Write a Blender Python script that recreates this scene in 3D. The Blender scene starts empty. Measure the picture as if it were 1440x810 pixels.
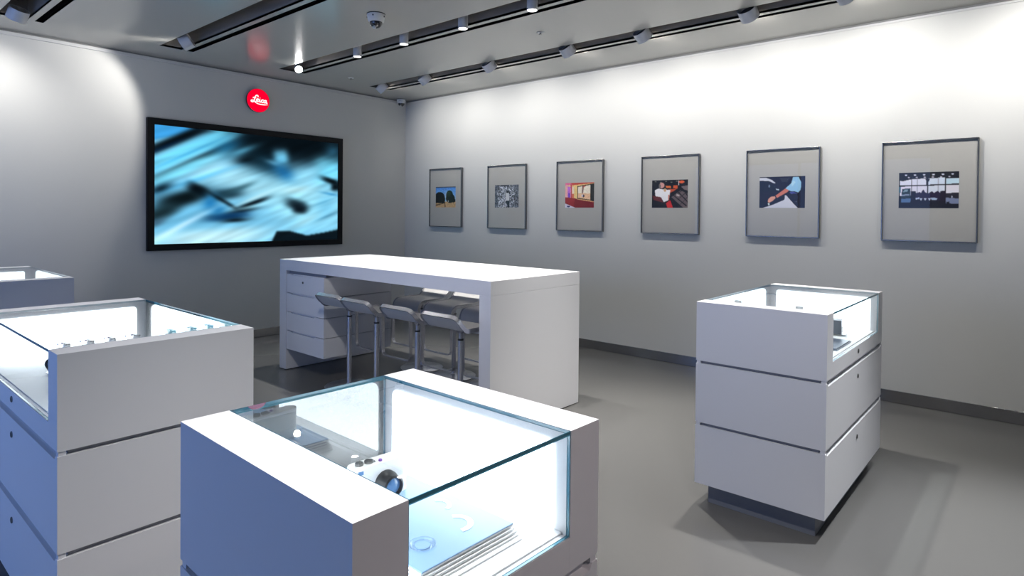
import bpy, bmesh, math, random
import numpy as np
from mathutils import Vector, Matrix, noise
random.seed(4)
S = bpy.context.scene
C = S.collection
PI = math.pi

# ------------------------------------------------------------------ materials
def nodes_of(name):
    m = bpy.data.materials.new(name); m.use_nodes = True
    nt = m.node_tree
    for n in list(nt.nodes): nt.nodes.remove(n)
    out = nt.nodes.new('ShaderNodeOutputMaterial')
    return m, nt, out

def principled(name, col, rough=.5, metal=0., spec=.5, noise_scale=None, noise_amt=0.02, bump=0., rough_var=0., aniso=0., coat=0., stretch=None):
    m, nt, out = nodes_of(name)
    b = nt.nodes.new('ShaderNodeBsdfPrincipled')
    b.inputs['Base Color'].default_value = (*col, 1)
    b.inputs['Roughness'].default_value = rough
    b.inputs['Metallic'].default_value = metal
    b.inputs['Specular IOR Level'].default_value = spec
    b.inputs['Anisotropic'].default_value = aniso
    b.inputs['Coat Weight'].default_value = coat
    nt.links.new(b.outputs[0], out.inputs[0])
    if noise_scale:
        tc = nt.nodes.new('ShaderNodeTexCoord'); mp = nt.nodes.new('ShaderNodeMapping')
        if stretch: mp.inputs['Scale'].default_value = stretch
        nz = nt.nodes.new('ShaderNodeTexNoise'); nz.inputs['Scale'].default_value = noise_scale
        nz.inputs['Detail'].default_value = 4
        nt.links.new(tc.outputs['Object'], mp.inputs[0]); nt.links.new(mp.outputs[0], nz.inputs[0])
        mr = nt.nodes.new('ShaderNodeMapRange')
        mr.inputs['To Min'].default_value = 1-noise_amt; mr.inputs['To Max'].default_value = 1+noise_amt
        nt.links.new(nz.outputs[0], mr.inputs['Value'])
        mx = nt.nodes.new('ShaderNodeVectorMath'); mx.operation = 'SCALE'
        mx.inputs[0].default_value = col
        nt.links.new(mr.outputs[0], mx.inputs['Scale']); nt.links.new(mx.outputs[0], b.inputs['Base Color'])
        if rough_var:
            r2 = nt.nodes.new('ShaderNodeMapRange')
            r2.inputs['To Min'].default_value = rough-rough_var; r2.inputs['To Max'].default_value = rough+rough_var
            nt.links.new(nz.outputs[0], r2.inputs['Value']); nt.links.new(r2.outputs[0], b.inputs['Roughness'])
        if bump:
            bp = nt.nodes.new('ShaderNodeBump'); bp.inputs['Strength'].default_value = bump; bp.inputs['Distance'].default_value = .002
            nt.links.new(nz.outputs[0], bp.inputs['Height']); nt.links.new(bp.outputs[0], b.inputs['Normal'])
    return m

def emitter(name, col, strength):
    m, nt, out = nodes_of(name)
    e = nt.nodes.new('ShaderNodeEmission'); e.inputs[0].default_value = (*col, 1); e.inputs[1].default_value = strength
    nt.links.new(e.outputs[0], out.inputs[0]); return m

def glass(name, tint, refl=1.0, rough=0.0):
    # thin pane: clear transmission with a Fresnel reflection on the outward faces
    m, nt, out = nodes_of(name)
    t = nt.nodes.new('ShaderNodeBsdfTransparent'); t.inputs[0].default_value = (*tint, 1)
    g = nt.nodes.new('ShaderNodeBsdfGlossy'); g.inputs['Roughness'].default_value = rough
    f = nt.nodes.new('ShaderNodeFresnel'); f.inputs[0].default_value = 1.52
    geo = nt.nodes.new('ShaderNodeNewGeometry')
    inv = nt.nodes.new('ShaderNodeMath'); inv.operation = 'SUBTRACT'; inv.inputs[0].default_value = 1
    nt.links.new(geo.outputs['Backfacing'], inv.inputs[1])
    mu = nt.nodes.new('ShaderNodeMath'); mu.operation = 'MULTIPLY'
    nt.links.new(f.outputs[0], mu.inputs[0]); nt.links.new(inv.outputs[0], mu.inputs[1])
    m2 = nt.nodes.new('ShaderNodeMath'); m2.operation = 'MULTIPLY'; m2.inputs[1].default_value = refl; m2.use_clamp = True
    nt.links.new(mu.outputs[0], m2.inputs[0])
    mix = nt.nodes.new('ShaderNodeMixShader')
    nt.links.new(m2.outputs[0], mix.inputs[0]); nt.links.new(t.outputs[0], mix.inputs[1]); nt.links.new(g.outputs[0], mix.inputs[2])
    nt.links.new(mix.outputs[0], out.inputs[0]); return m

def printed(name, rough=.35, emit=0.):
    m, nt, out = nodes_of(name)
    a = nt.nodes.new('ShaderNodeAttribute'); a.attribute_name = 'Col'
    if emit:
        e = nt.nodes.new('ShaderNodeEmission'); e.inputs[1].default_value = emit
        nt.links.new(a.outputs['Color'], e.inputs[0]); nt.links.new(e.outputs[0], out.inputs[0])
    else:
        b = nt.nodes.new('ShaderNodeBsdfPrincipled'); b.inputs['Roughness'].default_value = rough
        nt.links.new(a.outputs['Color'], b.inputs['Base Color']); nt.links.new(b.outputs[0], out.inputs[0])
    return m

M = {}
M['wall'] = principled('painted_wall', (.62, .62, .595), .55, spec=.35, noise_scale=1.2, noise_amt=.01)
M['ceiling'] = principled('satin_ceiling', (.45, .44, .405), .20, spec=.6, noise_scale=.8, noise_amt=.015, rough_var=.02)
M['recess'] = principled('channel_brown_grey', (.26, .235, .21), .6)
M['black_slot'] = principled('slot_black', (.004, .004, .004), .8, spec=.1)
M['floor'] = principled('poured_floor', (.140, .138, .134), .20, spec=.45, noise_scale=1.5, noise_amt=.03, rough_var=0)
M['steel'] = principled('brushed_steel', (.42, .42, .43), .17, metal=1, noise_scale=2, noise_amt=.10, stretch=(1.5, 1.5, .3), rough_var=.06)
M['trim'] = principled('trim_white', (.62, .62, .61), .4)
M['trim_grey'] = principled('trim_grey', (.2, .2, .2), .5)
M['lacquer'] = principled('white_lacquer', (.76, .76, .785), .42, spec=.4, noise_scale=3, noise_amt=.008)
M['joint'] = principled('joint_grey', (.26, .26, .29), .6)
M['plinth'] = principled('plinth_grey', (.19, .20, .23), .5)
M['deck'] = principled('deck_white', (.85, .86, .88), .5)
M['glass'] = glass('clear_glass', (.965, .988, .995), 1.25)
M['back_glass'] = glass('back_glass', (.93, .97, .99), 6.0)
M['frame_glass'] = glass('frame_glass', (.985, .985, .98), .45)
M['glass_edge'] = principled('glass_edge_teal', (.05, .20, .28), .15, spec=.8)
M['panel_glow'] = emitter('panel_light', (.86, .94, 1.0), 6.5)
M['chrome'] = principled('chrome', (.62, .62, .63), .16, metal=1)
M['dark_chrome'] = principled('dark_chrome', (.20, .20, .20), .25, metal=.8)
M['satin'] = principled('satin_metal', (.62, .62, .66), .27, metal=.85)
M['seat_ply'] = principled('seat_grey', (.58, .57, .56), .38, spec=.5, noise_scale=9, noise_amt=.04)
M['black'] = principled('black_plastic', (.012, .012, .013), .4)
M['bezel'] = principled('bezel_black', (.004, .005, .007), .5, spec=.2)
M['mat'] = principled('mat_board', (.48, .47, .445), .8, spec=.2, noise_scale=30, noise_amt=.01)
M['white_plastic'] = principled('white_plastic', (.72, .72, .70), .35)
M['lamp_body'] = principled('lamp_body_grey', (.72, .71, .71), .35, noise_scale=5, noise_amt=.02)
M['lamp_inside'] = principled('lamp_inside', (.06, .055, .05), .6)
M['lamp_lens'] = emitter('lamp_lens', (1, .98, .95), 14)
M['lamp_glare'] = emitter('lamp_lens_bright', (1, .99, .97), 160)
M['smoke_dome'] = principled('smoked_dome', (.01, .01, .012), .06, spec=.9)
M['red_sign'] = emitter('red_sign', (1.0, .0, .028), 1.05)
M['white_sign'] = emitter('white_sign', (1, .95, .96), 1.1)
M['screen'] = printed('screen_picture', emit=1.0)
M['print'] = printed('photo_print', .4)
M['silver'] = principled('silver_body', (.72, .73, .75), .3, metal=.6)
M['white_leather'] = principled('white_leather', (.8, .8, .8), .55, noise_scale=60, noise_amt=.05, bump=.2)
M['lens_glass'] = principled('lens_glass_blue', (.10, .22, .42), .06, spec=1)
M['book_cover'] = principled('pale_blue_cover', (.20, .33, .52), .30, noise_scale=4, noise_amt=.05)
M['book_edge'] = principled('slate_page_edge', (.16, .20, .32), .5)
M['paper'] = principled('paper_white', (.82, .82, .82), .6)
M['slate'] = principled('slate_blue_box', (.022, .042, .075), .35)
M['slate_light'] = principled('slate_tablet', (.07, .10, .16), .3)
M['purple'] = principled('violet_dot', (.18, .06, .35), .4)
M['acrylic'] = glass('acrylic_clear', (.93, .97, 1), 2.5)

# ------------------------------------------------------------------ geometry helpers
def box_bm(bm, x0, x1, y0, y1, z0, z1, bev=0., mi=0, seg=2):
    t = bmesh.new()
    bmesh.ops.create_cube(t, size=1)
    for v in t.verts:
        v.co = Vector(((x0+x1)/2+v.co.x*(x1-x0), (y0+y1)/2+v.co.y*(y1-y0), (z0+z1)/2+v.co.z*(z1-z0)))
    if bev: bmesh.ops.bevel(t, geom=t.edges[:], offset=bev, segments=seg, affect='EDGES', profile=.5)
    for f in t.faces: f.material_index = mi
    me = bpy.data.meshes.new('tmp'); t.to_mesh(me); t.free(); bm.from_mesh(me); bpy.data.meshes.remove(me)

def obj(name, bm, mats, parent=None, smooth=False, loc=None):
    me = bpy.data.meshes.new(name)
    bmesh.ops.recalc_face_normals(bm, faces=bm.faces[:])
    bm.to_mesh(me); bm.free()
    if not isinstance(mats, (list, tuple)): mats = [mats]
    for m in mats: me.materials.append(m)
    o = bpy.data.objects.new(name, me); C.objects.link(o)
    if smooth:
        for p in me.polygons: p.use_smooth = True
        try: me.set_sharp_from_angle(angle=math.radians(40))
        except Exception: pass
    if parent: o.parent = parent
    if loc: o.location = loc
    return o

def box(name, dims, mat, parent=None, bev=0.0015, **k):
    bm = bmesh.new(); box_bm(bm, *dims, bev=bev); return obj(name, bm, mat, parent, **k)

def lathe_bm(bm, prof, n=40, mat4=None, mi=0, cap=True):
    """prof: list of (r,z)"""
    rings = []
    for r, z in prof:
        if r < 1e-6: rings.append([bm.verts.new((0, 0, z))])
        else: rings.append([bm.verts.new((r*math.cos(2*PI*i/n), r*math.sin(2*PI*i/n), z)) for i in range(n)])
    fs = []
    for a, b in zip(rings, rings[1:]):
        for i in range(n):
            j = (i+1) % n
            if len(a) == 1 and len(b) == 1: continue
            if len(a) == 1: fs.append(bm.faces.new((a[0], b[j], b[i])))
            elif len(b) == 1: fs.append(bm.faces.new((a[i], a[j], b[0])))
            else: fs.append(bm.faces.new((a[i], a[j], b[j], b[i])))
    if cap:
        for rg in (rings[0], rings[-1]):
            if len(rg) > 1: fs.append(bm.faces.new(rg))
    for f in fs: f.material_index = mi
    if mat4 is not None:
        vs = [v for rg in rings for v in rg]
        for v in vs: v.co = mat4 @ v.co
    return fs

def lathe(name, prof, mat, parent=None, n=40, mat4=None, cap=True, loc=None):
    bm = bmesh.new(); lathe_bm(bm, prof, n, mat4, cap=cap); return obj(name, bm, mat, parent, smooth=True, loc=loc)

def sweep_bm(bm, pts, norms, w, t, closed=True, mi=0):
    """rectangular band along pts; w = width along norms, t = thickness across"""
    n = len(pts); rings = []
    for i in range(n):
        a = pts[(i-1) % n] if closed or i else pts[i]
        b = pts[(i+1) % n] if closed or i < n-1 else pts[i]
        tg = (b-a).normalized(); nn = norms[i].normalized(); sd = tg.cross(nn).normalized()
        rings.append([bm.verts.new(pts[i]+nn*sx*w/2+sd*sy*t/2) for sx, sy in ((-1, -1), (1, -1), (1, 1), (-1, 1))])
    rg = range(n) if closed else range(n-1)
    for i in rg:
        a, b = rings[i], rings[(i+1) % n]
        for k in range(4): bm.faces.new((a[k], a[(k+1) % 4], b[(k+1) % 4], b[k])).material_index = mi
    if not closed:
        bm.faces.new(rings[0]); bm.faces.new(rings[-1])

def thing(name, label, cat, loc=(0, 0, 0), rotz=0, group=None):
    o = bpy.data.objects.new(name, None); C.objects.link(o); o.empty_display_size = .1
    o.location = loc; o.rotation_euler = (0, 0, rotz); o['label'] = label; o['category'] = cat
    if group: o['group'] = group
    return o

def dup(root, loc, rotz, label):
    r = root.copy(); C.objects.link(r); r.location = loc; r.rotation_euler = (0, 0, rotz); r['label'] = label
    def rec(src, dst):
        for ch in list(src.children):
            c = ch.copy(); C.objects.link(c); c.parent = dst; rec(ch, c)
    rec(root, r)
    return r

def struct(o):
    o['kind'] = 'structure'; return o

# ------------------------------------------------------------------ room
XW, YB, H = 9.2, -8.2, 3.0
struct(box('floor', (-.2, XW+.2, YB-.2, .2, -.12, 0), M['floor'], bev=0))
struct(box('wall_left', (-.2, 0, YB-.2, .2, 0, 3.3), M['wall'], bev=0))
struct(box('wall_back', (0, XW+.2, 0, .2, 0, 3.3), M['wall'], bev=0))
struct(box('wall_right', (XW, XW+.2, YB-.2, 0, 0, 3.3), M['wall'], bev=0))
# shop front behind the camera, with a wide window
WX0, WX1, WZ0, WZ1 = .5, 5.2, .25, 2.6
bm = bmesh.new()
box_bm(bm, 0, WX0, YB-.2, YB, 0, 3.3); box_bm(bm, WX1, XW, YB-.2, YB, 0, 3.3)
box_bm(bm, WX0, WX1, YB-.2, YB, 0, WZ0); box_bm(bm, WX0, WX1, YB-.2, YB, WZ1, 3.3)
struct(obj('wall_front', bm, M['wall']))
bm = bmesh.new()
for x in (WX0+.02, (WX0+WX1)/2, WX1-.02): box_bm(bm, x-.02, x+.02, YB-.12, YB-.06, WZ0, WZ1)
for z in (WZ0+.02, WZ1-.02): box_bm(bm, WX0, WX1, YB-.12, YB-.06, z-.02, z+.02)
struct(obj('window_1', bm, M['steel']))

# ceiling: satin panels with four long channels and the narrow slots beside them
SX0 = .49
REC = [(-.97, -.77, -.722, -.664), (-2.165, -1.965, -1.918, -1.86), (-3.365, -3.165, -3.118, -3.06), (-4.565, -4.365, -4.318, -4.26), (-5.765, -5.565, -5.518, -5.46), (-6.965, -6.765, -6.718, -6.66)]
bm = bmesh.new()
box_bm(bm, 0, SX0, YB, 0, H, H+.02)
edges = [0.0]
ys = 0.0
for a, b, c, d in REC:
    box_bm(bm, SX0, XW, d, ys, H, H+.02)
    box_bm(bm, SX0, XW, b, c, H, H+.02)
    ys = a
box_bm(bm, SX0, XW, YB, ys, H, H+.02)
struct(obj('ceiling', bm, M['ceiling']))
tn = 0
for a, b, c, d in REC:
    tn += 1
    bm = bmesh.new(); T = .01
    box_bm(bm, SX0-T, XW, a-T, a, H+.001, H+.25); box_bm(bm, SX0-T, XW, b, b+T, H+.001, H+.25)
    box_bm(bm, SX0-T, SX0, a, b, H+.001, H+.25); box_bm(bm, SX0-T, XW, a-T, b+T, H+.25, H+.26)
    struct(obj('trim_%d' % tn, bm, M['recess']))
    tn += 1
    bm = bmesh.new()
    box_bm(bm, SX0-T, XW, c-T, c, H+.001, H+.12); box_bm(bm, SX0-T, XW, d, d+T, H+.001, H+.12)
    box_bm(bm, SX0-T, SX0, c, d, H+.001, H+.12); box_bm(bm, SX0-T, XW, c-T, d+T, H+.12, H+.13)
    struct(obj('trim_%d' % tn, bm, M['black_slot']))
# ceiling edge trims; the grey strips paint in the dark of the shadow gap
struct(box('trim_%d' % (tn+1), (0, .015, YB, 0, H-.045, H-.015), M['trim'], bev=.002))
struct(box('trim_%d' % (tn+2), (0, .004, YB, 0, H-.014, H-.001), M['trim_grey'], bev=0))
struct(box('trim_%d' % (tn+3), (.016, XW, -.004, 0, H-.016, H-.001), M['trim_grey'], bev=0))
struct(box('trim_%d' % (tn+4), (.016, XW, -.008, 0, H-.034, H-.017), M['trim'], bev=.002))
# baseboards
struct(box('baseboard_back', (.012, XW, -.012, 0, .002, .0946), M['steel'], bev=.001))
struct(box('baseboard_left', (0, .012, YB, 0, .002, .0946), M['steel'], bev=.001))

# ------------------------------------------------------------------ painted grids (screen picture, photo prints)
class Canvas:
    def __init__(s, nu, nv, base):
        s.nu, s.nv = nu, nv
        u, v = np.meshgrid((np.arange(nu)+.5)/nu, (np.arange(nv)+.5)/nv)
        s.u, s.v = u, v
        s.c = np.zeros((nv, nu, 3)); s.c[:] = base
    def mixin(s, m, col):
        m = np.clip(m, 0, 1)[..., None]; s.c = s.c*(1-m)+np.array(col)*m
    def blob(s, u, v, ru, rv, ang, col, k=1., p=2.):
        a = math.radians(ang); du = s.u-u; dv = (s.v-v)*.58
        x = du*math.cos(a)-dv*math.sin(a); y = du*math.sin(a)+dv*math.cos(a)
        s.mixin(k*np.exp(-((np.abs(x)/ru)**p+(np.abs(y)/(rv*.58))**p)), col)
    def ell(s, u, v, ru, rv, col, k=1.):
        s.mixin(k*((((s.u-u)/ru)**2+((s.v-v)/rv)**2) < 1), col)
    def poly(s, pts, col, k=1.):
        ins = np.zeros(s.u.shape, bool); n = len(pts)
        for i in range(n):
            x1, y1 = pts[i]; x2, y2 = pts[(i+1) % n]
            if y1 == y2: continue
            cond = ((s.v >= min(y1, y2)) & (s.v < max(y1, y2)))
            xi = x1+(s.v-y1)*(x2-x1)/(y2-y1)
            ins ^= cond & (s.u < xi)
        s.mixin(ins*k, col)
    def noise(s, amt, seed, scale=1):
        r = np.random.RandomState(seed)
        h, w = s.nv//scale+1, s.nu//scale+1
        f = np.kron(r.rand(h, w), np.ones((scale, scale)))[:s.nv, :s.nu]
        s.c = np.clip(s.c*(1+(f-.5)[..., None]*amt), 0, 1.2)
    def streak(s, amt, ang, seed, su=3., sv=34.):
        a = math.radians(ang); f = np.zeros(s.u.shape)
        x = s.u*math.cos(a)-s.v*.58*math.sin(a); y = s.u*math.sin(a)+s.v*.58*math.cos(a)
        for i in range(s.nv):
            for j in range(s.nu):
                f[i, j] = noise.noise((x[i, j]*su, y[i, j]*sv, seed))
        s.c = np.clip(s.c*(1+amt*f[..., None]), 0, 1.2)
    def mesh(s, name, origin, du, dv, mat, parent):
        """origin = top-left corner, du / dv = full width / height vectors"""
        nu, nv = s.nu+1, s.nv+1
        O, DU, DV = Vector(origin), Vector(du), Vector(dv)
        vs = [O+DU*(i/s.nu)+DV*(j/s.nv) for j in range(nv) for i in range(nu)]
        fs = [(j*nu+i, (j+1)*nu+i, (j+1)*nu+i+1, j*nu+i+1) for j in range(s.nv) for i in range(s.nu)]
        me = bpy.data.meshes.new(name); me.from_pydata([tuple(v) for v in vs], [], fs)
        pad = np.pad(s.c, ((1, 1), (1, 1), (0, 0)), mode='edge')
        vc = (pad[:-1, :-1]+pad[1:, :-1]+pad[:-1, 1:]+pad[1:, 1:])/4
        vc = np.clip(vc, 0, 1)
        at = me.color_attributes.new('Col', 'FLOAT_COLOR', 'POINT')
        lin = np.where(vc < .04045, vc/12.92, ((vc+.055)/1.055)**2.4)
        arr = np.ones((nu*nv, 4)); arr[:, :3] = lin.reshape(-1, 3)
        at.data.foreach_set('color', arr.ravel().astype(np.float32))
        me.materials.append(mat)
        o = bpy.data.objects.new(name, me); C.objects.link(o); o.parent = parent
        return o

# ------------------------------------------------------------------ wall screen
TY0, TY1, TZ0, TZ1 = -3.315, -1.05, 1.037, 2.378
tv = thing('wall_screen', 'large flat screen in a black frame showing a blurred blue picture', 'screen', (0, (TY0+TY1)/2, TZ0))
hw = (TY1-TY0)/2; hh = TZ1-TZ0; bz = .066
bm = bmesh.new()
box_bm(bm, .0, .045, -hw, -hw+bz, 0, hh, .002); box_bm(bm, .0, .045, hw-bz, hw, 0, hh, .002)
box_bm(bm, .0, .0448, -hw+bz-.003, hw-bz+.003, 0, bz, .002); box_bm(bm, .0, .0448, -hw+bz-.003, hw-bz+.003, hh-bz, hh, .002)
obj('bezel', bm, M['bezel'], tv)
box('backing', (.001, .028, -hw+bz-.002, hw-bz+.002, bz-.002, hh-bz+.002), M['bezel'], tv, bev=0)
cv = Canvas(224, 128, (.50, .80, .94))
LB, WH, DK, BL, MB_ = (.45, .80, .95), (.80, .96, 1.0), (.045, .09, .12), (.13, .47, .70), (.24, .62, .84)
cv.blob(.40, .42, .40, .16, -14, (.74, .94, 1.0), .8)
cv.blob(.80, .60, .30, .30, -20, (.70, .92, .98), .8)
cv.blob(.80, .04, .40, .22, 3, DK, 1, 4)
cv.blob(.52, .10, .16, .17, -8, DK, 1, 3)
cv.blob(.56, .27, .12, .10, -18, (.10, .24, .31), .85)
cv.blob(.64, .19, .045, .075, 8, (.50, .82, .95), .95, 3); cv.blob(.60, .25, .05, .022, -12, (.45, .68, .78), .8)
cv.blob(.66, .34, .07, .07, -28, BL, .8)
cv.blob(.41, .17, .09, .03, 24, (.40, .70, .82), .9); cv.blob(.45, .245, .055, .032, 12, DK, .9)
cv.blob(.94, .27, .09, .13, 10, (.50, .85, .96), .95, 3); cv.blob(.965, .09, .05, .08, 0, (.20, .40, .50), .8)
cv.blob(.80, .34, .10, .05, 25, (.62, .88, .97), .7)
cv.poly([(0, 0), (.22, 0), (0, .13)], (.30, .68, .92))
cv.blob(.10, .11, .26, .042, 29, DK, 1, 3); cv.blob(.33, .0, .10, .035, 10, DK, .9)
cv.blob(.17, .185, .26, .070, 29, (.50, .88, 1.0), 1, 4)
cv.blob(.05, .175, .10, .012, 29, (.05, .2, .35), .8)
cv.blob(.17, .205, .20, .008, 29, (.20, .58, .82), .7)
cv.blob(.18, .285, .26, .028, 29, DK, 1, 3); cv.blob(.34, .14, .08, .05, 24, (.12, .42, .58), .8)
cv.blob(.12, .37, .20, .045, 27, (.55, .90, 1.0), .95, 3)
cv.blob(.20, .44, .22, .02, 22, (.34, .70, .88), .7)
cv.blob(.03, .53, .055, .035, 25, (.06, .16, .22), .95)
cv.blob(.13, .61, .13, .065, 18, (.06, .11, .13), 1, 3); cv.blob(.20, .53, .055, .045, -25, DK, 1, 3)
cv.blob(.03, .74, .09, .06, 25, (.13, .22, .25), .95, 3)
cv.blob(.34, .56, .09, .05, 10, (.12, .24, .30), .95, 3); cv.blob(.42, .50, .09, .022, 22, (.26, .44, .50), .85)
cv.blob(.26, .645, .035, .075, -32, (.18, .56, .80), .9); cv.blob(.33, .63, .09, .016, -30, DK, 1)
cv.blob(.48, .640, .10, .020, 20, DK, 1, 3); cv.blob(.50, .585, .12, .014, 24, (.82, .97, 1), .8); cv.blob(.45, .685, .11, .012, 14, (.72, .94, 1), .85)
cv.blob(.42, .715, .10, .018, 10, DK, .9)
cv.blob(.35, .765, .12, .035, 6, (.08, .26, .42), 1, 3); cv.blob(.39, .80, .07, .018, 4, DK, 1); cv.blob(.30, .71, .04, .05, 20, (.16, .50, .72), .8)
cv.blob(.09, .88, .18, .022, 30, (.80, .93, 1), .9); cv.blob(.01, .82, .05, .03, 25, (.28, .40, .48), .8)
cv.blob(.28, .95, .30, .08, 3, WH, 1, 3)
cv.blob(.735, .66, .115, .125, -8, (.66, .92, 1.0), .95, 3); cv.blob(.735, .645, .075, .050, -14, (.15, .24, .29), 1, 3); cv.blob(.752, .69, .045, .045, -5, (.07, .12, .16), 1, 3)
cv.blob(.72, .50, .10, .035, 5, (.80, .97, 1), .8)
cv.blob(.955, .395, .07, .028, -14, DK, 1, 3); cv.blob(.985, .455, .03, .045, 0, DK, 1, 3); cv.blob(.95, .53, .06, .010, -8, BL, .8)
cv.blob(.80, .80, .10, .035, 25, (.72, .94, 1), .8)
cv.poly([(.59, 1.0), (.615, .91), (.69, .905), (.80, .955), (.92, .925), (1, .90), (1, 1)], DK, .95)
cv.blob(.92, .66, .08, .12, 25, (.40, .74, .90), .45); cv.blob(.93, .76, .08, .010, 20, (.25, .52, .66), .7); cv.blob(.90, .62, .07, .008, 20, (.28, .58, .72), .6)
cv.streak(.13, 26, 3.1)
cv.streak(.10, 20, 7.7, 6, 60)
k = cv.c.copy()
for _ in range(2):
    pk = np.pad(k, ((1, 1), (1, 1), (0, 0)), mode='edge'); k = (pk[:-2, 1:-1]+pk[2:, 1:-1]+pk[1:-1, :-2]+pk[1:-1, 2:]+pk[1:-1, 1:-1])/5
cv.c = np.clip(k, 0, 1)**1.15
cv.mesh('display', (.030, -hw+bz, hh-bz), (0, 2*(hw-bz), 0), (0, 0, -(hh-2*bz)), M['screen'], tv)

# ------------------------------------------------------------------ round red sign with script lettering
sg = thing('round_sign', 'round red illuminated sign with white script lettering above the screen', 'sign', (0, -2.172, 2.703))
Rx = Matrix.Rotation(PI/2, 4, 'Y')
lathe('sign_body', [(0, 0), (.118, 0), (.118, .018), (.133, .020), (.133, .048), (0, .048)], M['dark_chrome'], sg, 64, Rx)
lathe('sign_face', [(0, .0485), (.1315, .0485), (.1315, .051), (.129, .053), (0, .053)], M['red_sign'], sg, 64, Rx)
def ribbon(bm, pts, x, w):
    """flat raised stroke; pts (y,z[,width])"""
    P = [Vector((x, p[0], p[1])) for p in pts]; W = [(p[2] if len(p) > 2 else w) for p in pts]
    # resample with Catmull-Rom
    Q, QW = [], []
    for i in range(len(P)-1):
        p0, p1, p2, p3 = P[max(i-1, 0)], P[i], P[i+1], P[min(i+2, len(P)-1)]
        for s_ in range(6):
            t = s_/6; t2, t3 = t*t, t*t*t
            Q.append(.5*((2*p1)+(p2-p0)*t+(2*p0-5*p1+4*p2-p3)*t2+(3*p1-p0-3*p2+p3)*t3)); QW.append(W[i]*(1-t)+W[i+1]*t)
    Q.append(P[-1]); QW.append(W[-1])
    L, R_ = [], []
    for i in range(len(Q)):
        tg = (Q[min(i+1, len(Q)-1)]-Q[max(i-1, 0)]).normalized(); nn = Vector((0, -tg.z, tg.y))
        L.append((Q[i]+nn*QW[i]/2, Q[i]-nn*QW[i]/2))
    vv = [[bm.verts.new(p+Vector((dx, 0, 0))) for p in pr for dx in (0, .003)] for pr in L]
    for a, b in zip(vv, vv[1:]):
        for q in ((0, 1, 3, 2),):
            pass
        bm.faces.new((a[1], b[1], b[3], a[3])); bm.faces.new((a[0], b[0], b[1], a[1])); bm.faces.new((a[2], a[3], b[3], b[2])); bm.faces.new((a[0], a[2], b[2], b[0]))
bm = bmesh.new(); X0 = .0535
K = .0045
def U(y, z): # sign-face coordinates, unit radius
    return (y*.131, z*.131)
def st(pts, w): ribbon(bm, [(*U(p[0], p[1]), *(p[2:] if len(p) > 2 else ())) for p in pts], X0, w)
# L : loop at top, stem, foot loop, then long swoosh
st([(-.08, .28), (-.05, .36), (-.12, .42), (-.22, .40), (-.33, .22), (-.38, .02), (-.48, -.16), (-.62, -.18), (-.66, -.09), (-.56, -.04), (-.40, -.10), (-.22, -.16)], .013)
st([(-.52, .16), (-.40, .22), (-.22, .18)], .010)
st([(-.42, -.12), (-.20, -.24), (.10, -.31, .012), (.50, -.31, .012), (.84, -.27, .004)], .008)
# e
st([(-.20, -.02), (-.05, .02), (-.02, .10), (-.10, .13), (-.18, .05), (-.18, -.06), (-.10, -.12), (.02, -.08)], .012)
# i
st([(.10, .12), (.09, -.02), (.12, -.12), (.20, -.08)], .014); st([(.12, .23), (.14, .23)], .016)
# c
st([(.44, .06), (.38, .10), (.29, .06), (.26, -.04), (.31, -.13), (.44, -.10)], .013)
# a
st([(.66, .06), (.60, .09), (.51, .05), (.48, -.04), (.53, -.13), (.62, -.11), (.68, .0)], .012)
st([(.70, .10), (.67, -.04), (.71, -.13), (.80, -.11)], .014)
obj('lettering', bm, M['white_sign'], sg)

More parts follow.
